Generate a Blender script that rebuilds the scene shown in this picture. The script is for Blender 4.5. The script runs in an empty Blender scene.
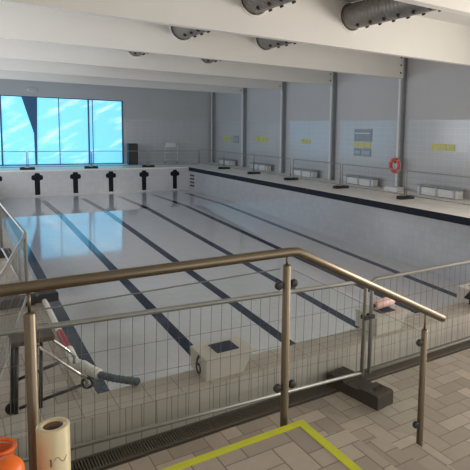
import bpy, bmesh, math, random
from mathutils import Vector, Matrix

random.seed(7)
PI = math.pi
sc = bpy.context.scene
col = sc.collection

# ------------------------------------------------------------------ camera
cam_d = bpy.data.cameras.new('camera')
cam_d.sensor_width = 36.0
cam_d.lens = 36.0 * 524.33 / 470.0
cam_d.shift_x = -0.16095
cam_d.shift_y = -0.10241
cam_d.clip_start = 0.05
cam_d.clip_end = 200
cam = bpy.data.objects.new('camera', cam_d)
col.objects.link(cam)
_r = Vector((0.82271523, -0.56804333, 0.02159706))
_u = Vector((0.04268051, 0.09961172, 0.9941106))
_f = Vector((0.56684921, 0.81694815, -0.10619645))
cam.matrix_world = Matrix(((_r.x, _u.x, -_f.x, -2.07545), (_r.y, _u.y, -_f.y, -4.41491),
                           (_r.z, _u.z, -_f.z, 2.52182), (0, 0, 0, 1)))
sc.camera = cam

# ------------------------------------------------------------------ world, added lamps, exposure
world = bpy.data.worlds.new('world')
sc.world = world
world.use_nodes = True
wb = world.node_tree.nodes['Background']
wb.inputs[0].default_value = (0.75, 0.85, 1.0, 1)
wb.inputs[1].default_value = 0.5

sc.view_settings.view_transform = 'Standard'
sc.view_settings.look = 'None'
sc.view_settings.exposure = 0.0
sc.view_settings.gamma = 1.0
sc.view_settings.use_curve_mapping = False
try:
    sc.cycles.use_denoising = True
    sc.cycles.max_bounces = 8
    sc.cycles.diffuse_bounces = 5
    sc.cycles.sample_clamp_indirect = 6
except Exception:
    pass


def area(name, loc, target, sx, sy, power, color):
    d = bpy.data.lights.new(name, 'AREA')
    d.shape = 'RECTANGLE'
    d.size, d.size_y = sx, sy
    d.energy = power
    d.color = color
    o = bpy.data.objects.new(name, d)
    col.objects.link(o)
    o.location = loc
    o.rotation_euler = (Vector(target) - Vector(loc)).to_track_quat('-Z', 'Y').to_euler()
    return o


# area lamps added out of view to light the hall, at assumed windows
area('fill_back', (6.0, -8.7, 2.3), (6.0, 0, 2.3), 15.0, 3.4, 260, (1.0, 0.93, 0.84))
area('fill_right', (14.35, -2.4, 2.3), (0, -2.4, 2.3), 8.0, 3.2, 1500, (1.0, 0.94, 0.85))
area('fill_left', (-4.7, 17.0, 2.6), (10, 17.5, 2.0), 20.0, 3.2, 900, (0.86, 0.92, 1.0))


# ------------------------------------------------------------------ mesh helpers
def B():
    return bmesh.new()


def box(bm, x0, x1, y0, y1, z0, z1, bevel=0.0):
    vs = [bm.verts.new((x, y, z)) for x in (x0, x1) for y in (y0, y1) for z in (z0, z1)]
    fs = []
    for idx in ((0, 1, 3, 2), (4, 6, 7, 5), (0, 4, 5, 1), (2, 3, 7, 6), (0, 2, 6, 4), (1, 5, 7, 3)):
        fs.append(bm.faces.new([vs[i] for i in idx]))
    if bevel:
        es = list({e for f in fs for e in f.edges})
        bmesh.ops.bevel(bm, geom=es, offset=bevel, segments=2, affect='EDGES', profile=0.7)
    return vs


def tube(bm, pts, r, n=10, cap=True):
    pts = [Vector(p) for p in pts]
    rings = []
    up = None
    for i, p in enumerate(pts):
        if i == 0:
            t = (pts[1] - p).normalized()
        elif i == len(pts) - 1:
            t = (p - pts[i - 1]).normalized()
        else:
            t = ((p - pts[i - 1]).normalized() + (pts[i + 1] - p).normalized()).normalized()
        if up is None:
            ref = Vector((0, 0, 1)) if abs(t.z) < 0.9 else Vector((1, 0, 0))
            a = t.cross(ref).normalized()
        else:
            a = (up - t * up.dot(t)).normalized()
        up = a
        b = t.cross(a)
        rr = r[i] if isinstance(r, (list, tuple)) else r
        rings.append([bm.verts.new(p + (a * math.cos(2 * PI * k / n) + b * math.sin(2 * PI * k / n)) * rr)
                      for k in range(n)])
    for q in range(len(rings) - 1):
        for k in range(n):
            f = bm.faces.new((rings[q][k], rings[q][(k + 1) % n], rings[q + 1][(k + 1) % n], rings[q + 1][k]))
            f.smooth = n > 5
    if cap:
        bm.faces.new(rings[0][::-1])
        bm.faces.new(rings[-1])


def lathe(bm, prof, center=(0, 0, 0), axis=(0, 0, 1), n=24, cap=False, smooth=True):
    ax = Vector(axis).normalized()
    a = ax.orthogonal().normalized()
    b = ax.cross(a)
    c = Vector(center)
    rings = []
    for r, h in prof:
        rings.append([bm.verts.new(c + ax * h + (a * math.cos(2 * PI * k / n) + b * math.sin(2 * PI * k / n)) * r)
                      for k in range(n)])
    for q in range(len(rings) - 1):
        for k in range(n):
            f = bm.faces.new((rings[q][k], rings[q][(k + 1) % n], rings[q + 1][(k + 1) % n], rings[q + 1][k]))
            f.smooth = smooth
    if cap:
        bm.faces.new(rings[0][::-1])
        bm.faces.new(rings[-1])


def torus(bm, c, axis, R_, r_, n=32, m=10):
    ax = Vector(axis).normalized()
    a = ax.orthogonal().normalized()
    b = ax.cross(a)
    c = Vector(c)
    rings = []
    for i in range(n):
        d = a * math.cos(2 * PI * i / n) + b * math.sin(2 * PI * i / n)
        rings.append([bm.verts.new(c + d * (R_ + r_ * math.cos(2 * PI * k / m)) + ax * r_ * math.sin(2 * PI * k / m))
                      for k in range(m)])
    for i in range(n):
        for k in range(m):
            f = bm.faces.new((rings[i][k], rings[(i + 1) % n][k], rings[(i + 1) % n][(k + 1) % m], rings[i][(k + 1) % m]))
            f.smooth = True


def prism(bm, outline, holes, origin, ex, ey, ez, t):
    """extrude a flat outline (with optional holes), given in (ex, ey), along ez by t"""
    o = Vector(origin); ex = Vector(ex); ey = Vector(ey); ez = Vector(ez)
    edges = []
    for loop in [outline] + list(holes):
        vs = [bm.verts.new(o + ex * p[0] + ey * p[1]) for p in loop]
        for i in range(len(vs)):
            edges.append(bm.edges.new((vs[i], vs[(i + 1) % len(vs)])))
    res = bmesh.ops.triangle_fill(bm, use_beauty=True, use_dissolve=False, edges=edges)
    faces = [g for g in res['geom'] if isinstance(g, bmesh.types.BMFace)]
    ex_ = bmesh.ops.extrude_face_region(bm, geom=faces)
    vs = [g for g in ex_['geom'] if isinstance(g, bmesh.types.BMVert)]
    bmesh.ops.translate(bm, verts=vs, vec=ez * t)


def obj(name, bm, m, parent=None, fix=True):
    if fix:
        bmesh.ops.recalc_face_normals(bm, faces=bm.faces)
    me = bpy.data.meshes.new(name)
    bm.to_mesh(me)
    bm.free()
    if m is not None:
        for mm in (m if isinstance(m, list) else [m]):
            me.materials.append(mm)
    o = bpy.data.objects.new(name, me)
    col.objects.link(o)
    if parent is not None:
        o.parent = parent
    return o


def tag(o, label, cat, group=None, kind=None):
    o['label'] = label
    o['category'] = cat
    if group:
        o['group'] = group
    if kind:
        o['kind'] = kind
    return o


def thing(name, label, cat, loc=(0, 0, 0), rotz=0.0, group=None):
    o = bpy.data.objects.new(name, None)
    o.empty_display_size = 0.1
    col.objects.link(o)
    o.location = loc
    o.rotation_euler = (0, 0, rotz)
    return tag(o, label, cat, group)


def struct(name, bm, m, label=None, cat=None):
    o = obj(name, bm, m)
    o['kind'] = 'structure'
    if label:
        o['label'] = label
    if cat:
        o['category'] = cat
    return o


CH = {}


def remember(root):
    kids = [o for o in bpy.data.objects if o.parent == root]
    CH[root.name] = kids
    for k in kids:
        remember(k)


def dup(root, loc, rotz, label, group=None):
    def rec(o, parent):
        c = o.copy()
        col.objects.link(c)
        if parent is not None:
            c.parent = parent
        for k in CH.get(o.name, []):
            rec(k, c)
        return c
    r = rec(root, None)
    r.location = loc
    r.rotation_euler = (0, 0, rotz)
    r['label'] = label
    if group:
        r['group'] = group
    return r


# ------------------------------------------------------------------ materials
class NT:
    def __init__(self, name):
        self.m = bpy.data.materials.new(name)
        self.m.use_nodes = True
        self.t = self.m.node_tree
        self.n = self.t.nodes
        self.b = self.n['Principled BSDF']

    def new(self, typ, **kw):
        o = self.n.new(typ)
        for k, v in kw.items():
            setattr(o, k, v)
        return o

    def link(self, a, b):
        self.t.links.new(a, b)

    def math(self, op, a, b=None, c=None):
        o = self.new('ShaderNodeMath', operation=op)
        for i, v in enumerate((a, b, c)):
            if v is None:
                continue
            if hasattr(v, 'is_linked'):
                self.link(v, o.inputs[i])
            else:
                o.inputs[i].default_value = v
        return o.outputs[0]

    def mix(self, fac, a, b):
        o = self.new('ShaderNodeMix', data_type='RGBA')
        for i, v in ((0, fac), (6, a), (7, b)):
            if hasattr(v, 'is_linked'):
                self.link(v, o.inputs[i])
            else:
                o.inputs[i].default_value = v if i == 0 else (*v, 1) if len(v) == 3 else v
        return o.outputs[2]

    def coord(self, which='Object'):
        return self.new('ShaderNodeTexCoord').outputs[which]

    def xyz(self, v):
        s = self.new('ShaderNodeSeparateXYZ')
        self.link(v, s.inputs[0])
        return s.outputs[0], s.outputs[1], s.outputs[2]

    def vec(self, x, y, z=0.0):
        c = self.new('ShaderNodeCombineXYZ')
        for i, v in enumerate((x, y, z)):
            if hasattr(v, 'is_linked'):
                self.link(v, c.inputs[i])
            else:
                c.inputs[i].default_value = v
        return c.outputs[0]

    def noise(self, scale, detail=3.0, vec=None, rough=0.5):
        o = self.new('ShaderNodeTexNoise')
        o.inputs['Scale'].default_value = scale
        o.inputs['Detail'].default_value = detail
        o.inputs['Roughness'].default_value = rough
        self.link(vec if vec is not None else self.coord(), o.inputs['Vector'])
        return o.outputs[0]

    def bump(self, h, strength=0.3, dist=0.01):
        o = self.new('ShaderNodeBump')
        o.inputs['Strength'].default_value = strength
        o.inputs['Distance'].default_value = dist
        self.link(h, o.inputs['Height'])
        self.link(o.outputs[0], self.b.inputs['Normal'])

    def set(self, **kw):
        for k, v in kw.items():
            i = self.b.inputs[k]
            if hasattr(v, 'is_linked'):
                self.link(v, i)
            elif isinstance(v, (tuple, list)):
                i.default_value = (*v, 1) if len(v) == 3 else v
            else:
                i.default_value = v
        return self


def mat(name, c, rough=0.5, metal=0.0, var=0.12, scale=6.0, bump=0.0, spec=0.5):
    t = NT(name)
    n = t.noise(scale, 4)
    dark = tuple(x * (1 - var) for x in c)
    light = tuple(min(1, x * (1 + var)) for x in c)
    t.set(**{'Base Color': t.mix(n, dark, light), 'Roughness': rough, 'Metallic': metal, 'Specular IOR Level': spec})
    if bump:
        t.bump(t.noise(scale * 8, 3), bump, 0.004)
    return t.m


def grout_mask(t, u, w, size_u, size_w, line, offset=0.0):
    """1 on the joints of a plain (or running) tile grid"""
    wv = t.math('DIVIDE', w, size_w)
    row = t.math('FLOOR', wv)
    uv = t.math('DIVIDE', u, size_u)
    if offset:
        uv = t.math('ADD', uv, t.math('MULTIPLY', t.math('MODULO', row, 2.0), offset))
    fu = t.math('FRACT', uv)
    fw = t.math('FRACT', wv)
    du = t.math('MULTIPLY', t.math('MINIMUM', fu, t.math('SUBTRACT', 1.0, fu)), size_u)
    dw = t.math('MULTIPLY', t.math('MINIMUM', fw, t.math('SUBTRACT', 1.0, fw)), size_w)
    return t.math('LESS_THAN', t.math('MINIMUM', du, dw), line), uv, row


def tiles(name, c, joint, su, sw, line, axes, rough=0.2, var=0.05, offset=0.0, bump=0.3, spec=0.5, wave=0.0):
    t = NT(name)
    x, y, z = t.xyz(t.coord())
    d = dict(x=x, y=y, z=z)
    m, uv, row = grout_mask(t, d[axes[0]], d[axes[1]], su, sw, line, offset)
    wn = t.new('ShaderNodeTexWhiteNoise', noise_dimensions='2D')
    t.link(t.vec(t.math('FLOOR', uv), row), wn.inputs['Vector'])
    base = t.mix(wn.outputs[0], tuple(v * (1 - var) for v in c), tuple(min(1, v * (1 + var)) for v in c))
    t.set(**{'Base Color': t.mix(m, base, joint), 'Roughness': rough, 'Specular IOR Level': spec})
    h = t.math('SUBTRACT', 1.0, m)
    if wave:
        h = t.math('ADD', h, t.math('MULTIPLY', t.noise(wave, 2), 0.6))
    t.bump(h, bump, 0.002)
    return t.m


def herringbone(name, c1, c2, c3, joint, unit=0.15, line=0.004, rough=0.45):
    t = NT(name)
    x, y, z = t.xyz(t.coord())
    u = t.math('ADD', t.math('DIVIDE', x, unit), 400.0)
    v = t.math('ADD', t.math('DIVIDE', y, unit), 400.0)
    i, j = t.math('FLOOR', u), t.math('FLOOR', v)
    fu, fv = t.math('FRACT', u), t.math('FRACT', v)
    m = t.math('MODULO', t.math('ADD', t.math('SUBTRACT', i, j), 4000.0), 4.0)

    def eq(k):
        return t.math('COMPARE', m, float(k), 0.1)
    m0, m1, m2, m3 = eq(0), eq(1), eq(2), eq(3)
    # distances to the tile edges; edges inside one tile are pushed away
    dl = t.math('ADD', fu, m1)
    dr = t.math('ADD', t.math('SUBTRACT', 1.0, fu), m0)
    db = t.math('ADD', fv, m2)
    dt = t.math('ADD', t.math('SUBTRACT', 1.0, fv), m3)
    dist = t.math('MINIMUM', t.math('MINIMUM', dl, dr), t.math('MINIMUM', db, dt))
    g = t.math('LESS_THAN', dist, line / unit)
    ti = t.math('SUBTRACT', i, m1)
    tj = t.math('SUBTRACT', j, m2)
    wn = t.new('ShaderNodeTexWhiteNoise', noise_dimensions='2D')
    t.link(t.vec(ti, tj), wn.inputs['Vector'])
    r = t.new('ShaderNodeValToRGB')
    r.color_ramp.elements[0].color = (*c1, 1)
    r.color_ramp.elements[1].color = (*c3, 1)
    e = r.color_ramp.elements.new(0.5)
    e.color = (*c2, 1)
    t.link(wn.outputs[0], r.inputs[0])
    n = t.noise(9, 4)
    base = t.mix(t.math('MULTIPLY', n, 0.35), r.outputs[0], tuple(a * 0.6 for a in c1))
    t.set(**{'Base Color': t.mix(g, base, joint), 'Roughness': rough, 'Specular IOR Level': 0.4})
    t.bump(t.math('SUBTRACT', 1.0, g), 0.4, 0.002)
    return t.m


M = {}
M['floor'] = herringbone('floor_tile', (0.36, 0.31, 0.255), (0.45, 0.385, 0.325), (0.55, 0.48, 0.40), (0.19, 0.16, 0.125))
M['deck'] = tiles('deck_tile', (0.92, 0.87, 0.80), (0.80, 0.75, 0.68), 0.25, 0.25, 0.004, 'xy', 0.45)
M['kerb'] = tiles('kerb_top_tile', (0.43, 0.385, 0.33), (0.25, 0.22, 0.19), 0.26, 0.13, 0.004, 'xy', 0.4, 0.07)
M['kerb_face'] = tiles('kerb_face_tile', (0.50, 0.47, 0.42), (0.26, 0.24, 0.21), 0.125, 0.36, 0.004, 'xz', 0.35, 0.05)
M['pool_floor'] = tiles('pool_floor_tile', (0.55, 0.545, 0.555), (0.49, 0.49, 0.50), 0.25, 0.125, 0.003, 'xy', 0.065, 0.02, bump=0.05, spec=0.85)
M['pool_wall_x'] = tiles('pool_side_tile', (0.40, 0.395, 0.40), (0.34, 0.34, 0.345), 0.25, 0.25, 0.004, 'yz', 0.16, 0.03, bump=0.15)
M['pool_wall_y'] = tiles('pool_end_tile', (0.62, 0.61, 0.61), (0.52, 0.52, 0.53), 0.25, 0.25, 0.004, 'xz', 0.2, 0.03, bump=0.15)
M['lane'] = tiles('lane_marking_tile', (0.020, 0.028, 0.055), (0.03, 0.04, 0.07), 0.25, 0.125, 0.002, 'xy', 0.09, 0.1, bump=0.05)
M['black_tile'] = tiles('black_tile', (0.010, 0.011, 0.018), (0.02, 0.02, 0.03), 0.25, 0.125, 0.003, 'yz', 0.6, 0.1, spec=0.2)
M['concrete'] = mat('painted_concrete', (0.74, 0.72, 0.68), 0.7, 0, 0.05, 0.6, 0.05)
M['ceiling'] = mat('ceiling_paint', (0.66, 0.65, 0.63), 0.8, 0, 0.04, 0.7)
M['column'] = mat('column_paint', (0.34, 0.36, 0.38), 0.45, 0, 0.08, 3)
M['white_paint'] = mat('white_paint', (0.72, 0.71, 0.69), 0.5, 0, 0.04, 3)
M['brass'] = mat('warm_satin_steel', (0.21, 0.175, 0.125), 0.42, 1.0, 0.06, 20)
M['steel'] = mat('bright_steel', (0.75, 0.72, 0.68), 0.22, 1.0, 0.05, 20)
M['galv'] = mat('galvanised_steel', (0.33, 0.325, 0.30), 0.48, 0.6, 0.15, 12)
M['wire'] = mat('galvanised_wire', (0.15, 0.145, 0.135), 0.5, 0.5, 0.1, 12)
M['rubber'] = mat('black_rubber', (0.018, 0.017, 0.017), 0.7, 0, 0.3, 12, 0.2)
M['brown_rubber'] = mat('dusty_brown_rubber', (0.040, 0.029, 0.021), 0.85, 0, 0.35, 14, 0.4)
M['dark_plastic'] = mat('dark_plastic', (0.03, 0.028, 0.027), 0.45, 0, 0.1, 10)
M['duct'] = mat('grey_duct_metal', (0.27, 0.25, 0.23), 0.45, 0.5, 0.15, 4)
M['black'] = mat('black_nozzle', (0.012, 0.011, 0.011), 0.5, 0, 0.1, 5)
M['block'] = mat('starting_block_concrete', (0.52, 0.49, 0.435), 0.55, 0, 0.07, 9, 0.1)
M['pad'] = mat('dark_blue_grip_pad', (0.018, 0.022, 0.055), 0.75, 0, 0.2, 40, 0.3)
M['digit'] = mat('black_numeral', (0.015, 0.015, 0.018), 0.5)
M['yellow_tape'] = mat('yellow_edge_tape', (0.60, 0.62, 0.03), 0.45, 0, 0.12, 9)
M['yellow_sign'] = mat('yellow_sign', (0.62, 0.58, 0.16), 0.5, 0, 0.06, 5)
M['grey_sign'] = mat('grey_sign', (0.29, 0.32, 0.35), 0.4, 0, 0.1, 5)
M['pale_sign'] = mat('pale_sign', (0.42, 0.44, 0.47), 0.4, 0, 0.1, 5)
M['red'] = mat('red_plastic', (0.72, 0.07, 0.05), 0.45, 0, 0.08, 6)
M['dark_red'] = mat('dark_red_plastic', (0.36, 0.025, 0.035), 0.45, 0, 0.1, 6)
M['white_plastic'] = mat('white_plastic', (0.72, 0.70, 0.66), 0.4, 0, 0.05, 8)
M['slate_plastic'] = mat('slate_plastic', (0.10, 0.13, 0.15), 0.4, 0, 0.25, 14)
M['orange'] = mat('orange_plastic', (0.85, 0.16, 0.015), 0.42, 0, 0.06, 7)
M['cream_film'] = mat('cream_film_roll', (0.66, 0.57, 0.35), 0.3, 0, 0.10, 10)
M['core'] = mat('brown_card_core', (0.20, 0.13, 0.09), 0.8, 0, 0.15, 20)
M['pink'] = mat('salmon_pink_plastic', (0.74, 0.50, 0.45), 0.5, 0, 0.06, 8)
M['brown_board'] = mat('brown_board', (0.075, 0.053, 0.038), 0.6, 0, 0.2, 9)
M['bench_top'] = mat('dark_bench_slat', (0.06, 0.06, 0.065), 0.5, 0, 0.1, 6)
M['grate'] = mat('dark_grate', (0.11, 0.092, 0.072), 0.6, 0, 0.2, 10)
M['pit'] = mat('drain_channel', (0.03, 0.026, 0.022), 0.8, 0, 0.2, 10)
M['drape'] = mat('navy_drape', (0.05, 0.15, 0.29), 0.6, 0, 0.15, 2)
M['mullion'] = mat('dark_window_frame', (0.05, 0.12, 0.20), 0.4, 0, 0.1, 2)
M['speaker'] = mat('black_cabinet', (0.012, 0.013, 0.016), 0.6, 0, 0.2, 8)


def glass_mat():
    t = NT('clear_glass')
    t.set(**{'Base Color': (0.93, 0.97, 0.96), 'Roughness': 0.0, 'IOR': 1.45, 'Transmission Weight': 1.0})
    tr = t.new('ShaderNodeBsdfTransparent')
    tr.inputs[0].default_value = (0.95, 0.97, 0.965, 1)
    gl = t.new('ShaderNodeBsdfGlossy')
    gl.inputs['Roughness'].default_value = 0.02
    lw = t.new('ShaderNodeLayerWeight')
    lw.inputs[0].default_value = 0.5
    mx = t.new('ShaderNodeMixShader')
    fac = t.math('ADD', 0.007, t.math('MULTIPLY', t.math('POWER', lw.outputs['Facing'], 4.0), 0.6))
    t.link(fac, mx.inputs[0])
    t.link(tr.outputs[0], mx.inputs[1])
    t.link(gl.outputs[0], mx.inputs[2])
    t.link(mx.outputs[0], t.n['Material Output'].inputs[0])
    return t.m


M['glass'] = glass_mat()
M['glass_edge'] = mat('green_glass_edge', (0.14, 0.16, 0.15), 0.5, 0, 0.05, 4)


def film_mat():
    """blue plastic film over the glazing, with the daylight behind it put into the emission"""
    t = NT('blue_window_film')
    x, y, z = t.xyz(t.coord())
    # pale streaks for hazy creases and folds, painted diagonally into the emission colour
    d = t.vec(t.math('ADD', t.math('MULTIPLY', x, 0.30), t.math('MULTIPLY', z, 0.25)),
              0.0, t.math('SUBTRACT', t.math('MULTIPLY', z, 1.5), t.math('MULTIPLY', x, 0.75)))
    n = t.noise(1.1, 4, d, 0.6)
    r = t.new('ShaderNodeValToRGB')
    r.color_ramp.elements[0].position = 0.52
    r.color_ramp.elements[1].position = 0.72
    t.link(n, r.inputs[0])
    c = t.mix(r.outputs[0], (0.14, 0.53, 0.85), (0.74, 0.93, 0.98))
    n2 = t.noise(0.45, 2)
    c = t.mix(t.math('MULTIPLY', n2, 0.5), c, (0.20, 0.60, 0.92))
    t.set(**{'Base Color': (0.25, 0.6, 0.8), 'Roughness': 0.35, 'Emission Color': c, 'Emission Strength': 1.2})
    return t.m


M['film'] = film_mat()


def wall_mat(name, axis):
    """pale glossy tile up to 2.95 m, matt paint above"""
    t = NT(name)
    x, y, z = t.xyz(t.coord())
    u = y if axis == 'y' else x
    m, uv, row = grout_mask(t, u, z, 0.5, 0.25, 0.006)
    low = t.math('LESS_THAN', z, 3.08)
    n = t.noise(0.7, 3)
    tile = t.mix(n, (0.51, 0.505, 0.51), (0.57, 0.565, 0.57))
    tile = t.mix(m, tile, (0.65, 0.65, 0.65))
    paint = t.mix(n, (0.51, 0.495, 0.49), (0.56, 0.545, 0.54))
    t.set(**{'Base Color': t.mix(low, paint, tile)})
    ro = t.new('ShaderNodeMapRange')
    t.link(low, ro.inputs[0])
    ro.inputs[3].default_value = 0.75
    ro.inputs[4].default_value = 0.17
    t.set(**{'Specular IOR Level': t.math('ADD', t.math('MULTIPLY', low, 0.3), 0.3)})
    t.link(ro.outputs[0], t.b.inputs['Roughness'])
    wav = t.math('SINE', t.math('MULTIPLY', z, 2 * PI / 0.25))
    h = t.math('ADD', t.math('MULTIPLY', wav, 0.25), t.math('SUBTRACT', 1.0, m))
    t.bump(t.math('MULTIPLY', h, low), 0.25, 0.004)
    return t.m


M['wall_y'] = wall_mat('right_wall_finish', 'y')
M['wall_x'] = wall_mat('end_wall_finish', 'x')

# ------------------------------------------------------------------ setting
XL, XR = -1.03, 10.864          # pool sides
YF, YK = 28.25, 21.19            # far end of the pool, start of the flat shallow part
D1, D0 = 1.467, 2.38          # shallow and deep depth
KH, KY = 0.30, -0.355           # kerb at the near end
WX, WY = 14.5, 32.5            # right and far wall
LX, BY = -5.0, -9.0
CZ = 6.10                      # ceiling
HB = 4.85                      # beam soffit

bm = B()
box(bm, LX, WX, BY, KY - 0.24, -0.3, 0.0)
struct('floor', bm, M['floor'], 'beige and grey herringbone floor tiles in front of the pool kerb', 'floor')
bm = B()
box(bm, XR, WX, 0.0, WY, -0.3, 0.0)
struct('floor_right_deck', bm, M['deck'], 'pale tiled deck along the right pool side', 'floor')
bm = B()
box(bm, XL, XR, YF, WY, -0.3, 0.0)
struct('floor_far_deck', bm, M['deck'], 'pale tiled deck under the blue-filmed window', 'floor')
bm = B()
box(bm, LX, XL, 0.0, WY, -0.3, 0.0)
struct('floor_left_deck', bm, M['floor'], 'brownish tiled deck along the left pool side', 'floor')

# pool basin: sloping floor then flat floor
bm = B()
ys = [(0.0, -D0), (YK, -D1), (YF, -D1)]
top = [[bm.verts.new((x, y, z)) for x in (XL - 0.1, XR + 0.1)] for y, z in ys]
bot = [[bm.verts.new((x, y, -2.7)) for x in (XL - 0.1, XR + 0.1)] for y, z in ys]
for i in (0, 1):
    bm.faces.new((top[i][0], top[i][1], top[i + 1][1], top[i + 1][0]))
    bm.faces.new((bot[i][0], bot[i + 1][0], bot[i + 1][1], bot[i][1]))
    for s in (0, 1):
        bm.faces.new((top[i][s], top[i + 1][s], bot[i + 1][s], bot[i][s]))
bm.faces.new((top[0][0], bot[0][0], bot[0][1], top[0][1]))
bm.faces.new((top[2][0], top[2][1], bot[2][1], bot[2][0]))
struct('floor_pool', bm, M['pool_floor'], 'wet white tiled floor of the drained pool', 'pool floor')

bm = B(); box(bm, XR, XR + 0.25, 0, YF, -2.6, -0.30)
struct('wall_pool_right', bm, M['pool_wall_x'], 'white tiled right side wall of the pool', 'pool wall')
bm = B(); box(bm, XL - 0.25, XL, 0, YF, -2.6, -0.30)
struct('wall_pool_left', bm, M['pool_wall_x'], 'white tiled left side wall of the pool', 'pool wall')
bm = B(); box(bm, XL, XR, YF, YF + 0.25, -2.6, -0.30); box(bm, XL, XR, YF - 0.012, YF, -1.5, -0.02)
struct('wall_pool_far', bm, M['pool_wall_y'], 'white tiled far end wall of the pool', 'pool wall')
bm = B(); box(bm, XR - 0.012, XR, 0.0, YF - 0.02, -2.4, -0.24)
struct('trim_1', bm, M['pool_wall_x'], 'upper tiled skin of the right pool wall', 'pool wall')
bm = B(); box(bm, XR - 0.02, XR, 0.0, YF - 0.02, -0.24, -0.005)
struct('trim_2', bm, M['black_tile'], 'black tile band along the top of the right pool wall', 'trim')
bm = B(); box(bm, XL, XR, YF - 0.02, YF + 0.18, -0.06, 0.012, 0.004)
struct('trim_3', bm, M['deck'], 'pale coping along the far pool edge', 'trim')
bm = B(); box(bm, XL - 0.12, XL + 0.02, 0.0, YF - 0.02, -0.20, 0.012, 0.004)
struct('trim_4', bm, M['kerb'], 'pale coping along the left pool edge', 'trim')

# kerb at the near end
bm = B()
box(bm, LX, WX, KY, 0.0, -2.6, KH)
for f in bm.faces:
    f.material_index = 1 if abs(f.normal.y) > 0.5 else 0
bm.normal_update()
for f in bm.faces:
    f.material_index = 1 if abs(f.normal.y) > 0.5 else 0
struct('trim_kerb', bm, [M['kerb'], M['kerb_face']], 'raised tiled kerb along the near end of the pool', 'kerb')

# drain channel with its grate
bm = B(); box(bm, LX, WX, KY - 0.24, KY, -0.3, -0.05)
struct('trim_channel', bm, M['pit'], 'dark drain channel at the foot of the kerb', 'drain')

# lane markings let into the basin floor
SP = 1.9825
for i in range(6):
    bm = B()
    x = i * SP
    w = 0.125
    pts = [(0.02, -D0), (YK, -D1), (YF - 1.9, -D1)]
    e = 0.004
    row = []
    for y, z in pts:
        zz = z + (D0 - D1) * (y / YK) if False else (z if y >= YK else -D0 + (D0 - D1) * y / YK)
        row.append([bm.verts.new((x + sx * w, y, zz + e)) for sx in (-1, 1)] +
                   [bm.verts.new((x + sx * w, y, zz - 0.02)) for sx in (1, -1)])
    for a, b_ in zip(row, row[1:]):
        for k in range(4):
            bm.faces.new((a[k], a[(k + 1) % 4], b_[(k + 1) % 4], b_[k]))
    bm.faces.new(row[0][::-1]); bm.faces.new(row[-1])
    nm = ['leftmost', 'second from the left', 'third from the left', 'third from the right', 'second from the right', 'rightmost'][i]
    o = struct('trim_lane_%d' % (i + 1), bm, M['lane'], 'dark blue lane line on the pool floor, ' + nm, 'lane line')
    # target cross on the far wall
    bm = B()
    yb = YF - 0.012
    out = [(-0.13, -1.38), (0.13, -1.38), (0.13, -0.56), (0.28, -0.52), (0.30, -0.38), (0.26, -0.28), (0.14, -0.25),
           (0.12, -0.15), (-0.12, -0.15), (-0.14, -0.25), (-0.26, -0.28), (-0.30, -0.38), (-0.28, -0.52), (-0.14, -0.56)]
    prism(bm, out, [], (x, yb, 0), (1, 0, 0), (0, 0, 1), (0, -1, 0), 0.008)
    struct('trim_cross_%d' % (i + 1), bm, M['black_tile'], 'black turning cross on the far pool wall, ' + nm, 'lane cross')

# walls
bm = B(); box(bm, WX, WX + 0.3, 1.6, WY + 0.3, -0.3, CZ + 0.3); box(bm, WX, WX + 0.3, BY, -6.4, -0.3, CZ + 0.3)
box(bm, WX, WX + 0.3, -6.4, 1.6, -0.3, 0.7); box(bm, WX, WX + 0.3, -6.4, 1.6, 3.9, CZ + 0.3)
struct('wall_right', bm, M['wall_y'], 'pale tiled right wall with plain upper part', 'wall')
WINX, WINZ0, WINZ1 = 7.85, -0.02, 4.27
bm = B()
box(bm, WINX, WX, WY, WY + 0.3, -0.3, CZ + 0.3)
box(bm, LX, WINX, WY, WY + 0.3, WINZ1, CZ + 0.3)
box(bm, LX, WINX, WY, WY + 0.3, -0.3, WINZ0)
struct('wall_far', bm, M['wall_x'], 'pale far wall beside and over the window', 'wall')
bm = B(); box(bm, LX - 0.3, LX, BY, 7.0, -0.3, CZ + 0.3); box(bm, LX - 0.3, LX, 27.0, WY + 0.3, -0.3, CZ + 0.3)
box(bm, LX - 0.3, LX, 7.0, 27.0, -0.3, 1.0); box(bm, LX - 0.3, LX, 7.0, 27.0, 4.2, CZ + 0.3)
struct('wall_left', bm, M['ceiling'], 'plain left wall', 'wall')
bm = B(); box(bm, LX, WX, BY - 0.3, BY, -0.3, 0.4); box(bm, LX, WX, BY - 0.3, BY, 4.2, CZ + 0.3)
box(bm, LX, -1.8, BY - 0.3, BY, 0.4, 4.2); box(bm, 14.0, WX, BY - 0.3, BY, 0.4, 4.2)  # unseen opening added for the area lamp behind the camera
struct('wall_back', bm, M['ceiling'], 'wall behind the camera with an added window opening', 'wall')
bm = B(); box(bm, LX - 0.3, WX + 0.3, BY - 0.3, WY + 0.3, CZ, CZ + 0.3)
struct('ceiling', bm, M['ceiling'], 'pale flat ceiling between deep beams', 'ceiling')

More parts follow.
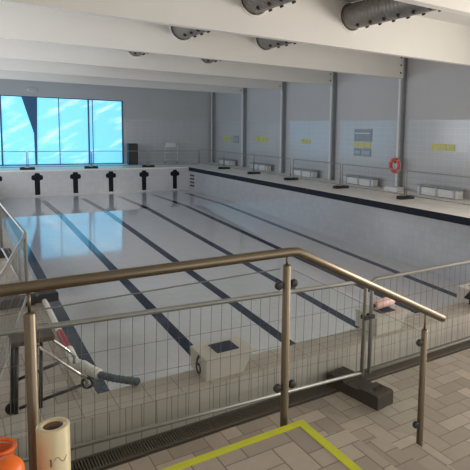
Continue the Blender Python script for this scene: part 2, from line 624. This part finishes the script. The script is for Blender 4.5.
# far window: film panels, mullions, gathered drape
win = B()
for x in (0.66, 3.87, 5.65, 5.90, WINX - 0.03):
    w = 0.02 if x in (3.87, 5.90) else 0.045
    box(win, x - w, x + w, WY - 0.02, WY + 0.06, WINZ0, WINZ1)
box(win, LX, WINX, WY - 0.02, WY + 0.06, WINZ1 - 0.05, WINZ1)
box(win, LX, WINX, WY - 0.02, WY + 0.06, WINZ0, WINZ0 + 0.08)
w1 = struct('window_1', win, M['mullion'], 'wide window covered with translucent blue film', 'window')
bm = B()
nx, nz = 90, 30
grid = []
for a in range(nx + 1):
    rowv = []
    for b_ in range(nz + 1):
        x = LX + 0.02 + (WINX - LX - 0.04) * a / nx
        z = WINZ0 + 0.02 + (WINZ1 - WINZ0 - 0.04) * b_ / nz
        y = WY + 0.10 + 0.025 * math.sin(x * 2.3 + z * 0.8) + 0.015 * math.sin(z * 3.1 - x * 4.0)
        rowv.append(bm.verts.new((x, y, z)))
    grid.append(rowv)
for a in range(nx):
    for b_ in range(nz):
        f = bm.faces.new((grid[a][b_], grid[a + 1][b_], grid[a + 1][b_ + 1], grid[a][b_ + 1]))
        f.smooth = True
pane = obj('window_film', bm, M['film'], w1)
# dark gap between two film sheets, gathered to a point at the bottom
bm = B()
prism(bm, [(1.80, WINZ1 - 0.05), (2.66, WINZ1 - 0.05), (2.60, 2.0), (2.56, 0.06), (2.44, 0.06), (2.42, 2.0)], [], (0, WY + 0.02, 0),
      (1, 0, 0), (0, 0, 1), (0, 1, 0), 0.03)
obj('hanging_sheet', bm, M['drape'], w1)

# beams with holes for the two air ducts
DUCT = [(4.30, 5.71), (7.36, 5.71)]
DR = 0.34
BEAMS = [2.55, 7.50, 12.32, 17.35, 22.25, 27.2]
BL = ['nearest ceiling beam, cut off by the top right corner of the view', 'second ceiling beam from the camera, with the two large ducts entering it',
      'ceiling beam ending at the column with the lifebuoy', 'ceiling beam ending at the second column from the right',
      'ceiling beam ending at the third column from the right', 'farthest ceiling beam, in front of the window wall']
for y, lab in zip(BEAMS, BL):
    root = thing('ceiling_beam', 'pale concrete ' + lab, 'beam', (0, y, HB), 0, 'ceiling beams')
    root['kind'] = 'structure'
    bm = B()
    holes = []
    for dx, dz in DUCT:
        holes.append([(dx + (DR + 0.025) * math.cos(2 * PI * k / 32), dz - HB + (DR + 0.025) * math.sin(2 * PI * k / 32)) for k in range(32)])
    prism(bm, [(LX, 0), (14.175, 0), (14.175, CZ - HB), (LX, CZ - HB)], holes, (0, -0.11, 0), (1, 0, 0), (0, 0, 1), (0, 1, 0), 0.22)
    obj('web', bm, M['concrete'], root)
    for dx, dz in DUCT:
        bm = B()
        torus(bm, (dx, -0.115, dz - HB), (0, 1, 0), DR + 0.055, 0.03, 32, 8)
        obj('collar', bm, M['concrete'], root)
    for k in range(3):
        bm = B()
        lathe(bm, [(0.0, -0.135), (0.035, -0.135), (0.04, -0.10)], (14.02, 0, 0.22 + 0.32 * k), (0, 1, 0), 12)
        obj('bolt', bm, M['dark_plastic'], root)

# columns
CY = [7.5, 12.43, 17.4, 22.28, 27.25, 32.2]
CL = ['nearest', 'with the red lifebuoy', 'second from the one with the lifebuoy', 'third from the one with the lifebuoy', 'fourth from the one with the lifebuoy', 'in the far corner']
for k, y in enumerate(CY):
    root = thing('steel_column', 'grey steel wall column ' + ('between bays, ' + CL[k] if k != 1 else 'carrying the red lifebuoy'), 'column', (14.36, y, 0), 0, 'wall columns')
    root['kind'] = 'structure'
    bm = B()
    box(bm, -0.11, 0.15, -0.015, 0.015, 0, CZ - 0.005)
    box(bm, -0.13, -0.105, -0.12, 0.12, 0, CZ - 0.005, 0.004)
    box(bm, 0.13, 0.155, -0.12, 0.12, 0, CZ - 0.005, 0.004)
    obj('steel_profile', bm, M['column'], root)
    bm = B()
    box(bm, -0.17, -0.131, -0.06, 0.06, 0, CZ - 0.005)
    obj('cover_strip', bm, M['white_paint'], root)

# ------------------------------------------------------------------ stair landing
LZ, LXE, LYE = 0.68, -0.28, -1.79
NS, TR = 4, 0.35
bm = B()
box(bm, LX + 0.01, LXE, BY + 0.5, LYE, 0.0, LZ)
struct('floor_landing', bm, M['floor'], 'raised tiled landing edged with yellow tape', 'landing')
bm = B()
for i in range(1, NS):
    box(bm, LXE + TR * (i - 1), LXE + TR * i, -5.0, LYE, 0.0, LZ - LZ / NS * i)
struct('floor_steps', bm, M['floor'], 'tiled steps going down from the landing to the pool floor level', 'steps')
bm = B()
tw = 0.055
prism(bm, [(LX + 0.02, LYE), (LXE, LYE), (LXE, -5.0), (LXE - tw, -5.0), (LXE - tw, LYE - tw), (LX + 0.02, LYE - tw)], [],
      (0, 0, LZ), (1, 0, 0), (0, 1, 0), (0, 0, 1), 0.004)
struct('trim_tape', bm, M['yellow_tape'], 'yellow tape along the edges of the landing', 'edge tape')

# ------------------------------------------------------------------ handrail with glass
RY = -1.70
hr = thing('stair_handrail', 'warm satin steel stair handrail with posts and glass panels, bending down to the right', 'handrail', (0, RY, 0))
bm = B()
RZ = 1.765
tube(bm, [(-4.6, 0, RZ), (-0.34, 0, RZ), (-0.285, 0, RZ - 0.004), (-0.23, 0, RZ - 0.03), (1.12, 0, 1.055)], 0.029, 20)
obj('rail', bm, M['brass'], hr)


def rail_post(x, zb, zt, zr):
    bm = B()
    lathe(bm, [(0.026, zb), (0.026, zt - 0.012), (0.021, zt - 0.003), (0.010, zt), (0.0, zt)], (x, 0, 0), (0, 0, 1), 20)
    p = obj('post', bm, M['brass'], hr)
    bm = B()
    tube(bm, [(x, 0, zt - 0.005), (x, 0, zr)], 0.0075, 10)
    obj('rail_stem', bm, M['brass'], p)
    return p


P1, P2, P3 = -1.79, -0.36, 0.915
pp2 = rail_post(P1, 0.0, 1.645, RZ - 0.02)
pp1 = rail_post(P2, 0.0, 1.69, RZ - 0.02)
pp3 = rail_post(P3, 0.0, 1.01, 1.145)


def clamp(x, z, parent):
    bm = B()
    lathe(bm, [(0.0, -0.016), (0.022, -0.016), (0.027, -0.010), (0.027, 0.010), (0.022, 0.016), (0.0, 0.016)], (x, 0, z), (0, 1, 0), 16)
    obj('glass_clamp', bm, M['dark_plastic'], parent)


for x, z, p in ((P2 - 0.055, 1.56, pp1), (P2 - 0.055, 0.89, pp1), (P2 + 0.055, 1.56, pp1), (P2 + 0.055, 0.89, pp1),
                (P1 + 0.055, 0.89, pp2), (P3 - 0.05, 0.91, pp3), (P3 - 0.05, 0.24, pp3)):
    clamp(x, z, p)


def glass(pts):
    bm = B()
    prism(bm, pts, [], (0, -0.006, 0), (1, 0, 0), (0, 0, 1), (0, 1, 0), 0.012)
    g = obj('glass_panel', bm, M['glass'], hr)
    bm = B()
    prism(bm, [pts[3], pts[2], (pts[2][0], pts[2][1] + 0.004), (pts[3][0], pts[3][1] + 0.004)], [], (0, -0.006, 0), (1, 0, 0), (0, 0, 1), (0, 1, 0), 0.012)
    obj('polished_edge', bm, M['glass_edge'], g)


glass([(P1 + 0.05, 0.76), (P2 - 0.05, 0.76), (P2 - 0.05, 1.665), (P1 + 0.05, 1.645)])
glass([(P2 + 0.05, 0.76), (P3 - 0.045, 0.14), (P3 - 0.045, 1.0), (P2 + 0.05, 1.645)])
glass([(-4.5, 0.76), (P1 - 0.05, 0.76), (P1 - 0.05, 1.645), (-4.5, 1.645)])

# ------------------------------------------------------------------ pool-side fence panels on rubber feet
def wire_fence(label, loc, rot, group, L, H):
    root = thing('wire_barrier', label, 'fence panel', loc, rot, group)
    bm = B()
    r = 0.0205
    c = 0.05
    tube(bm, [(0.02, 0, r), (L - 0.02, 0, r)], r * 0.85, 10)
    tube(bm, [(r, 0, -0.004), (r, 0, H - c), (r + 0.012, 0, H - 0.02), (r + c, 0, H - r * 0.3), (L - r - c, 0, H - r * 0.3), (L - r - 0.012, 0, H - 0.02), (L - r, 0, H - c), (L - r, 0, -0.004)], r, 10)
    obj('frame', bm, M['galv'], root)
    bm = B()
    n = round(L / 0.09)
    for k in range(1, n):
        x = L * k / n
        tube(bm, [(x, 0, 0.03), (x, 0, H - 0.03)], 0.0019, 4, False)
    for k in range(1, 4):
        z = H * k / 4 - 0.01
        tube(bm, [(0.02, 0.004, z), (L - 0.02, 0.004, z)], 0.0017, 4, False)
    obj('wire_mesh', bm, M['wire'], root)
    return root


def rubber_foot(label, loc, rot, group, m, E):
    root = thing('rubber_foot', label, 'fence foot', loc, rot, group)
    bm = B()
    # long block, raised ends with paired sockets, lower waist
    prof = [(-E, 0), (E, 0), (E, 0.115), (E - 0.02, 0.13), (0.12, 0.13), (0.09, 0.105), (-0.09, 0.105), (-0.12, 0.13), (-E + 0.02, 0.13), (-E, 0.115)]
    prism(bm, prof, [], (0, -0.11, 0), (1, 0, 0), (0, 0, 1), (0, 1, 0), 0.22)
    obj('block', bm, m, root)
    for sx in (-E + 0.12, E - 0.12):
        for sy in (-0.045, 0.045):
            bm = B()
            lathe(bm, [(0.040, 0.1305), (0.034, 0.1325), (0.032, 0.1312), (0.0, 0.1312)], (sx, sy, 0), (0, 0, 1), 14)
            obj('socket', bm, M['black'], root)
    return root


JX, JY = 1.25, -0.65
G1 = 'fence panels around the pool'
LONG, SHORT = 3.92, 3.38
near = wire_fence('galvanised wire fence panel before the kerb, left of the brown foot', (JX + 0.025, JY, 0.135), 0, G1, LONG, 0.955)
remember(near)
dup(near, (JX + 0.025 + LONG + 0.05, JY, 0.135), 0.0, 'galvanised wire fence panel along the kerb, beyond the right picture edge', G1)
near['label'] = 'galvanised wire fence panel before the kerb, right of the brown foot'
o = dup(near, (JX - 0.03, JY, 0.135), math.atan2(0.19, -LONG), 'galvanised wire fence panel before the kerb, left of the brown foot', G1)
o.rotation_euler = (0, -0.019, o.rotation_euler.z)
# left deck
left = wire_fence('galvanised fence panel on the left deck, slanting in from the left picture edge', (-1.25, 3.62, 0.0), math.atan2(-2.25, -0.46), G1, SHORT, 0.9)
remember(left)
lpts = [(-1.24, 3.67), (-1.30, 7.10), (-1.36, 10.53)]
for q, t in zip(lpts, ('starting at the corner post by the handrail', 'second beyond the corner post', 'third beyond the corner post')):
    dup(left, (q[0], q[1], 0.0), math.atan2(3.4, -0.06), 'galvanised fence panel along the left pool edge, ' + t, G1)
    CH_last = q
left.location.z = 0.0
for o in [x for x in bpy.data.objects if x.name.startswith('wire_barrier') and x.location.x < -1 and x.location.z == 0.0]:
    o.location.z = 0.137
# right deck
RXF = 12.3
ry = [5.95, 9.93, 13.95, 18.1, 22.05, 26.0]
rl = ['at the right picture edge', 'before the lifebuoy column', 'before the bay with the grey board',
      'before the blue reflection', 'before the fourth wall bay', 'last before the far corner']
for y, t in zip(ry, rl):
    dup(near, (RXF, y + 0.03, 0.137), PI / 2, 'galvanised fence panel on the right deck, ' + t, G1)
# far deck
FY = 28.85
fx = [-1.83, 1.58, 4.97, 8.40]
fl = ['at the left picture edge', 'right of the gathered dark sheet', 'before the right part of the window', 'before the pale far wall']
for x, t in zip(fx, fl):
    dup(left, (x + 0.03, FY, 0.137), 0, 'fence panel on the far deck, ' + t, G1)

G2 = 'rubber feet of the fence'
foot0 = rubber_foot('brown rubber foot with round sockets under the joint of the near fence', (1.105, -0.722, 0), math.radians(-82), G2, M['brown_rubber'], 0.335)
footb = rubber_foot('black rubber foot under the left deck fence corner post', (-1.22, 3.78, 0), math.radians(4), G2, M['rubber'], 0.37)
remember(footb)
dup(footb, (-1.52, 7.0, 0), 0, 'black rubber foot on the left deck at the left picture edge', G2)
for y, t in zip(ry[1:], ['right of the lifebuoy column', 'left of the lifebuoy column', 'below the blue reflection on the right wall', 'before the fourth wall bay', 'nearest the far corner']):
    dup(footb, (RXF + 0.02, y, 0), 0, 'black rubber foot on the right deck, ' + t, G2)
for x, t in zip(fx[1:], ['below the gathered dark window sheet', 'below the right part of the blue window', 'right of the black loudspeaker']):
    dup(footb, (x, FY, 0), 0.0, 'black rubber foot on the far deck, ' + t, G2)

# fence clip at the near joint
bm = B()
box(bm, JX - 0.06, JX + 0.07, JY - 0.035, JY - 0.022, 0.70, 0.74, 0.004)
box(bm, JX - 0.06, JX + 0.07, JY + 0.022, JY + 0.035, 0.70, 0.74, 0.004)
tube(bm, [(JX + 0.005, JY - 0.05, 0.72), (JX + 0.005, JY + 0.05, 0.72)], 0.008, 8)
tag(obj('fence_clip', bm, M['dark_plastic']), 'dark clip joining the two near fence panels', 'clip')

# drain grate: bars in a frame
gr = thing('drain_grate', 'dark slotted drain grate along the foot of the kerb', 'drain grate', (0, 0, 0))
bm = B()
y0, y1 = KY - 0.205, KY - 0.005
box(bm, LX + 0.1, XR, y0, y0 + 0.02, -0.05, 0.002)
box(bm, LX + 0.1, XR, y1 - 0.02, y1, -0.05, 0.002)
obj('grate_frame', bm, M['grate'], gr)
bm = B()
x = -3.0
while x < 6.0:
    box(bm, x, x + 0.013, y0 + 0.02, y1 - 0.02, -0.03, -0.001)
    x += 0.022
obj('grate_bars', bm, M['grate'], gr)


# ------------------------------------------------------------------ starting blocks
def starting_block(label, x, digit):
    root = thing('starting_block', label, 'starting block', (x, -0.10, KH), 0, 'starting blocks on the kerb')
    bm = B()
    # body narrows to the foot on its right side
    prism(bm, [(-0.235, 0), (0.13, 0), (0.215, 0.165), (-0.235, 0.165)], [], (0, -0.18, 0), (1, 0, 0), (0, 0, 1), (0, 1, 0), 0.37)
    obj('body', bm, M['block'], root)
    bm = B()
    box(bm, -0.237, 0.265, -0.187, 0.20, 0.166, 0.192, 0.006)
    obj('top_slab', bm, M['block'], root)
    bm = B()
    box(bm, -0.09, 0.13, -0.09, 0.12, 0.1922, 0.198, 0.002)
    obj('grip_pad', bm, M['pad'], root)
    if digit:
        cu = bpy.data.curves.new('numeral', 'FONT')
        cu.body = digit
        cu.size = 0.265
        cu.extrude = 0.002
        cu.offset = 0.001
        cu.align_x = 'CENTER'
        t = bpy.data.objects.new('tmp', cu)
        col.objects.link(t)
        dg = bpy.context.evaluated_depsgraph_get()
        me = bpy.data.meshes.new_from_object(t.evaluated_get(dg))
        bpy.data.objects.remove(t)
        me.materials.clear()
        me.materials.append(M['digit'])
        n = bpy.data.objects.new('numeral', me)
        col.objects.link(n)
        n.parent = root
        n.matrix_local = Matrix(((0, 0, -1, -0.238), (-1, 0, 0, 0.0), (0, 1, 0, 0.002), (0, 0, 0, 1)))
        n['label'] = 'black numeral ' + digit
    return root


starting_block('pale starting block with black number 6 and dark blue pad, left of the handrail post', -0.045, '6')
starting_block('pale starting block behind the fence joint with the pink object on it', 1.955, None)
starting_block('pale starting block at the right picture edge', 3.72, '4')

# pink can lying on the middle block
pk = thing('pink_container', 'salmon pink container lying on the middle starting block', 'container', (2.03, -0.05, KH + 0.1985), math.radians(8))
bm = B()
lathe(bm, [(0.0, -0.17), (0.045, -0.17), (0.055, -0.155), (0.055, 0.13), (0.045, 0.15), (0.0, 0.15)], (0, 0, 0.055), (1, 0, 0), 18)
obj('body', bm, M['pink'], pk)
bm = B()
lathe(bm, [(0.022, -0.2), (0.022, -0.17), (0.03, -0.165)], (0, 0, 0.055), (1, 0, 0), 12, True)
obj('cap', bm, M['dark_plastic'], pk)

# ------------------------------------------------------------------ ducts
def air_duct(label, dx, dz):
    root = thing('air_duct', label, 'duct', (dx, 0, dz), 0, 'ceiling air ducts')
    bm = B()
    prof = []
    y = -2.6
    while y < 32.2:
        prof += [(DR, y), (DR, y + 0.10), (DR - 0.010, y + 0.112), (DR - 0.010, y + 0.128)]
        y += 0.14
    lathe(bm, prof, (0, 0, 0), (0, 1, 0), 28, True)
    obj('spiral_tube', bm, M['duct'], root)
    nb = B()
    first = True
    y = 2.2
    k = 0
    while y < 23:
        if min(abs(y - b_) for b_ in BEAMS) > 0.25:
            for ang in (-62, -118):
                a = math.radians(ang)
                d = Vector((math.cos(a), 0, math.sin(a)))
                bm = B()
                lathe(bm, [(0.035, 0.0), (0.05, 0.02), (0.05, 0.055), (0.032, 0.06), (0.0, 0.05)], d * (DR - 0.01) + Vector((0, y, 0)), d, 12)
                obj('nozzle', bm, M['black'], root)
        y += 0.52
        k += 1
    nb.free()
    return root


air_duct('left grey spiral air duct with black nozzles, running through the ceiling beams', *DUCT[0])
air_duct('right grey spiral air duct with black nozzles, running through the ceiling beams', *DUCT[1])

# ------------------------------------------------------------------ along the right wall
def bench(label, y0, y1):
    root = thing('wall_bench', label, 'bench', (14.08, (y0 + y1) / 2, 0), 0, 'benches along the right wall')
    L = (y1 - y0) / 2
    bm = B(); box(bm, -0.16, 0.16, -L, L, 0.03, 0.34, 0.01)
    obj('base', bm, M['white_paint'], root)
    bm = B()
    for k in range(3):
        xx = -0.22 + k * 0.15
        box(bm, xx, xx + 0.13, -L - 0.1, L + 0.1, 0.38, 0.42, 0.005)
    obj('seat_slats', bm, M['column'], root)
    for s in (-0.85, 0, 0.85):
        bm = B(); box(bm, -0.2, 0.2, s * L - 0.04, s * L + 0.04, 0.0, 0.38)
        obj('support', bm, M['pale_sign'], root)


for y0, y1, t in ((8.76, 10.85, 'right of the lifebuoy'), (13.65, 15.72, 'below the grey framed board'), (18.5, 20.6, 'below the blue reflection on the wall'),
                  (23.4, 25.5, 'in the fourth wall bay'), (28.3, 30.4, 'in the far corner bay')):
    bench('long white wall bench with dark slatted seat, ' + t, y0, y1)

bm = B(); box(bm, 13.65, 14.12, 11.8, 12.6, 0.0, 0.16, 0.015)
box(bm, 13.70, 14.07, 11.85, 12.55, 0.16, 0.18, 0.005)
tag(obj('white_plinth', bm, M['white_paint']), 'low white box on the deck under the lifebuoy column', 'box')

lb = thing('lifebuoy', 'red lifebuoy hanging on the grey column beside the right wall', 'lifebuoy', (14.085, 12.42, 1.09))
bm = B(); torus(bm, (0, 0, 0), (1, 0, 0), 0.262, 0.078, 36, 12)
obj('ring', bm, M['red'], lb)
for k in range(4):
    a = PI / 4 + k * PI / 2
    bm = B()
    c = Vector((0, math.cos(a), math.sin(a)))
    t = Vector((0, -math.sin(a), math.cos(a)))
    torus(bm, c * 0.262, t, 0.081, 0.010, 16, 8)
    obj('band', bm, M['white_plastic'], lb)
bm = B()
torus(bm, (0, 0, 0), (1, 0, 0), 0.358, 0.009, 36, 6)
obj('grab_rope', bm, M['white_plastic'], lb)
bm = B(); box(bm, -0.02, 0.10, -0.03, 0.03, 0.10, 0.19, 0.004)
obj('hook', bm, M['dark_plastic'], lb)


def sign(name, label, cat, y0, y1, z0, z1, m, group):
    bm = B()
    box(bm, WX - 0.018, WX - 0.001, min(y0, y1), max(y0, y1), z0, z1, 0.004)
    return tag(obj(name, bm, m), label, cat, group)


def sign_frame(label, y0, y1, z0, z1, group, lines=False):
    root = thing('notice_board', label, 'notice', (WX - 0.001, (y0 + y1) / 2, z0), 0, group)
    h = (y1 - y0) / 2
    H = z1 - z0
    bm = B(); box(bm, -0.03, 0, -h, h, 0, H, 0.004)
    obj('panel', bm, M['grey_sign'], root)
    bm = B(); box(bm, -0.034, -0.03, -h + 0.09, h - 0.09, 0.10, H - 0.12)
    obj('sheet', bm, M['pale_sign'] if not lines else M['grey_sign'], root)
    if lines:
        bm = B(); box(bm, -0.038, -0.034, -h + 0.12, h - 0.06, H * 0.62, H * 0.70)
        obj('pale_stripe', bm, M['white_paint'], root)


bays = [(9.43, 10.72, 1.84, 2.10, 3, 'in the bay at the right picture edge'),
        (14.48, 15.79, 1.79, 2.02, 3, 'under the grey framed board'),
        (19.5, 20.55, 1.80, 2.05, 3, 'in the bay with the blue reflection'),
        (24.28, 25.84, 1.77, 2.08, 3, 'in the fourth wall bay'),
        (29.35, 30.66, 1.69, 2.0, 2, 'in the far corner bay')]
for y0, y1, z0, z1, n, t in bays:
    s = (y1 - y0) / n
    for k in range(n):
        ya = y1 - s * k - 0.03
        word = (['left', 'middle', 'right'] if n == 3 else ['left', 'right'])[k]
        sign('yellow_sign', 'square yellow sign, %s of the row %s' % (word, t), 'sign', ya, ya - s + 0.09, z0, z1, M['yellow_sign'], 'yellow signs on the right wall')
sign_frame('large grey framed board above the yellow signs on the right wall', 14.45, 15.75, 2.07, 2.66, 'grey boards on the right wall', True)
sign_frame('small grey notice below the yellow signs, left of two', 15.20, 15.76, 1.36, 1.73, 'grey boards on the right wall')
sign_frame('small grey notice below the yellow signs, right of two', 14.49, 15.08, 1.35, 1.74, 'grey boards on the right wall')
sign_frame('grey notice beside the yellow signs in the far corner bay', 28.26, 29.04, 1.58, 2.05, 'grey boards on the right wall')

# recessed ladder in the right pool wall near the far corner
ld = thing('pool_ladder', 'recessed pool ladder steps in the right pool wall by the far corner', 'ladder', (XR - 0.013, 27.62, -1.25))
for k in range(4):
    bm = B(); box(bm, -0.03, 0.0, -0.36, 0.36, 0.22 * k + 0.04, 0.22 * k + 0.13, 0.01)
    obj('step', bm, M['rubber'], ld)
for s in (-0.42, 0.42):
    bm = B()
    tube(bm, [(-0.012, s, 0), (-0.012, s, 0.9)], 0.012, 8)
    obj('side_rail', bm, M['white_paint'], ld)

# ------------------------------------------------------------------ far deck
cb = thing('loudspeaker', 'tall black loudspeaker standing by the right end of the blue window', 'loudspeaker', (8.17, 31.5, 0))
bm = B(); box(bm, -0.31, 0.31, -0.22, 0.22, 0.03, 1.42, 0.03)
obj('cabinet', bm, M['speaker'], cb)
bm = B(); box(bm, -0.27, 0.27, -0.235, -0.21, 0.1, 1.36, 0.01)
obj('grille', bm, M['dark_plastic'], cb)
bm = B()
for s in (-0.25, 0.25):
    for q in (-0.15, 0.15):
        lathe(bm, [(0.03, 0), (0.03, 0.035)], (s, q, 0), (0, 0, 1), 10, True)
obj('base_pads', bm, M['rubber'], cb)

fs = thing('pale_trolley', 'pale metal frame trolley standing against the far wall', 'trolley', (11.0, 31.9, 0))
for s in (-0.45, 0.45):
    bm = B(); tube(bm, [(s, 0, 0.06), (s, 0, 1.25), (s * 0.9, 0, 1.3)], 0.025, 8)
    obj('upright', bm, M['white_paint'], fs)
for z in (0.25, 0.75):
    bm = B(); box(bm, -0.44, 0.44, -0.2, 0.2, z, z + 0.03)
    obj('shelf', bm, M['white_paint'], fs)
bm = B(); box(bm, -0.42, 0.32, -0.03, 0.03, 1.15, 1.46, 0.01)
obj('top_board', bm, M['white_plastic'], fs)
bm = B()
for s in (-0.45, 0.45):
    lathe(bm, [(0.06, -0.02), (0.06, 0.02)], (s, 0, 0.06), (1, 0, 0), 14, True)
obj('wheels', bm, M['rubber'], fs)

vt = thing('ceiling_vent', 'small oval grey vent above the blue window, under the last beam', 'vent', (2.4, 32.48, 4.68))
bm = B(); lathe(bm, [(0.32, 0), (0.32, 0.05), (0.24, 0.09)], (0, 0, 0), (0, -1, 0), 24, True)
o = obj('ring', bm, M['white_paint'], vt); o.scale = (1, 1, 0.45)
bm = B()
for k in range(5):
    box(bm, -0.2, 0.2, -0.105, -0.085, -0.08 + k * 0.04, -0.065 + k * 0.04)
obj('slats', bm, M['column'], vt)

# ------------------------------------------------------------------ near left corner: lane rope on its trolley
tr = thing('rope_trolley', 'small trolley with brown board and bright steel handles at the pool corner', 'trolley', (-1.55, 0.44, 0))
bm = B(); box(bm, -0.17, 0.15, -0.17, 0.18, 0.73, 0.77, 0.008)
obj('board', bm, M['brown_board'], tr)
for sx, sy in ((-0.13, -0.13), (-0.13, 0.14), (0.05, -0.13), (0.05, 0.14)):
    bm = B(); tube(bm, [(sx, sy, 0.735), (sx - 0.03, sy * 1.3, 0.05)], 0.016, 8)
    obj('leg', bm, M['dark_plastic'], tr)
for p0, p1 in (((0.02, -0.18, 0.71), (0.39, -0.11, 0.31)), ((0.12, 0.01, 0.71), (0.345, 0.18, 0.43))):
    bm = B()
    tube(bm, [p0, p1, (p1[0] + 0.012, p1[1], p1[2] - 0.035), (p1[0] + 0.008, p1[1], p1[2] - 0.09)], 0.0135, 10)
    obj('handle', bm, M['steel'], tr)
for z, x1 in ((0.50, 0.20), (0.25, 0.38)):
    bm = B(); tube(bm, [(-0.13, -0.13, z - 0.06), (x1, -0.10, z)], 0.014, 8)
    obj('cross_bar', bm, M['dark_plastic'], tr)
for s in (-0.16, 0.19):
    bm = B(); lathe(bm, [(0.05, -0.015), (0.05, 0.015)], (-0.16, s, 0.05), (0, 1, 0), 16, True)
    obj('wheel', bm, M['rubber'], tr)
bm = B(); torus(bm, (0.41, -0.09, 0.25), (0.5, 1, 0), 0.045, 0.012, 18, 8)
obj('hook_ring', bm, M['dark_plastic'], tr)

lr = thing('lane_rope', 'red, white and slate lane rope lying along the left pool edge to the kerb', 'lane rope', (0, 0, 0))
path = [Vector(p) for p in ((-1.04, 3.60, 0.05), (-1.045, 3.2, 0.05), (-1.06, 2.2, 0.05), (-1.06, 1.7, 0.05), (-1.09, 1.2, 0.10),
                            (-1.13, 0.72, 0.27), (-1.14, 0.52, 0.345), (-1.12, 0.38, 0.36), (-1.06, 0.26, 0.345), (-0.97, 0.13, 0.342), (-0.87, 0.02, 0.34), (-0.81, -0.03, 0.338))]


def sample(path, step):
    out = []
    carry = 0.0
    for a_, b_ in zip(path, path[1:]):
        L = (b_ - a_).length
        s = carry
        while s < L:
            out.append((a_.lerp(b_, s / L), (b_ - a_).normalized()))
            s += step
        carry = s - L
    return out


pts = sample(path, 0.044)
secs = [(lambda p: p.y > 2.3, 'white_floats', M['white_plastic'], 0.033), (lambda p: 1.7 < p.y <= 2.3, 'red_floats', M['dark_red'], 0.034),
        (lambda p: 0.27 < p.y <= 1.7, 'white_floats', M['white_plastic'], 0.046), (lambda p: p.y <= 0.27, 'slate_floats', M['slate_plastic'], 0.033)]
for cond, nm, mm, rad in secs:
    bm = B()
    for p, d in pts:
        if cond(p):
            lathe(bm, [(0.012, -0.024), (rad * 0.8, -0.022), (rad, -0.012), (rad, 0.012), (rad * 0.8, 0.022), (0.012, 0.024)], p, d, 14)
    obj(nm, bm, mm, lr)
bm = B(); tube(bm, path, 0.008, 6)
obj('cord', bm, M['dark_plastic'], lr)

# ------------------------------------------------------------------ on the landing
rl_ = thing('film_roll', 'cream roll of plastic film standing upright on the landing by the handrail', 'film roll', (-1.737, -1.93, LZ))
bm = B()
lathe(bm, [(0.040, 0.0), (0.0715, 0.0), (0.072, 0.24), (0.0685, 0.245), (0.069, 0.495), (0.066, 0.50), (0.044, 0.50), (0.042, 0.485)], (0, 0, 0), (0, 0, 1), 36)
obj('wound_film', bm, M['cream_film'], rl_)
bm = B()
lathe(bm, [(0.0, 0.02), (0.040, 0.02), (0.0435, 0.49), (0.041, 0.492), (0.036, 0.46), (0.035, 0.10), (0.0, 0.10)], (0, 0, 0), (0, 0, 1), 28)
obj('card_core', bm, M['core'], rl_)
bm = B()
cu_pts = []
for k in range(10):
    a = math.radians(-98 + k * 5.2)
    cu_pts.append((0.0696 * math.cos(a), 0.0696 * math.sin(a), 0.365 + 0.015 * math.sin(k * 0.75)))
tube(bm, cu_pts, 0.0013, 5)
tube(bm, [(0.0698 * math.cos(math.radians(q)), 0.0698 * math.sin(math.radians(q)), z) for q, z in ((-109, 0.375), (-107, 0.36), (-108, 0.345), (-106, 0.342))], 0.004, 6)
obj('pen_mark', bm, M['core'], rl_)


def tub(label, loc, tilt, R_, H):
    root = thing('orange_tub', label, 'tub', loc, 0, 'orange tubs on the landing')
    root.rotation_euler = tilt
    bm = B()
    lathe(bm, [(0.0, 0.0), (R_ * 0.78, 0.0), (R_ * 0.82, 0.01), (R_ * 0.95, H * 0.9), (R_ * 0.9, H * 0.9), (R_ * 0.78, 0.02), (0.0, 0.015)], (0, 0, 0), (0, 0, 1), 32)
    obj('shell', bm, M['orange'], root)
    bm = B()
    torus(bm, (0, 0, H * 0.93), (0, 0, 1), R_ * 0.96, 0.009, 36, 8)
    obj('rim', bm, M['orange'], root)
    return root


tub('orange plastic tub with open top, leaning at the lower left corner', (-1.982, -1.93, LZ + 0.005), (math.radians(2), math.radians(4), 0), 0.062, 0.505)

hh = thing('orange_canister', 'rounded orange plastic canister in front of the open tub, at the lower left corner', 'canister', (-1.935, -2.075, LZ))
bm = B()
prof = [(0.068 * math.cos(t), 0.43 + 0.060 * math.sin(t)) for t in [k * PI / 2 / 10 for k in range(11)]]
lathe(bm, [(0.0, 0.0), (0.064, 0.0), (0.066, 0.02), (0.068, 0.42)] + prof, (0, 0, 0), (0, 0, 1), 32)
obj('shell', bm, M['orange'], hh)
bm = B()
torus(bm, (0, 0, 0.40), (0, 0, 1), 0.068, 0.004, 36, 8)
obj('seam', bm, M['orange'], hh)
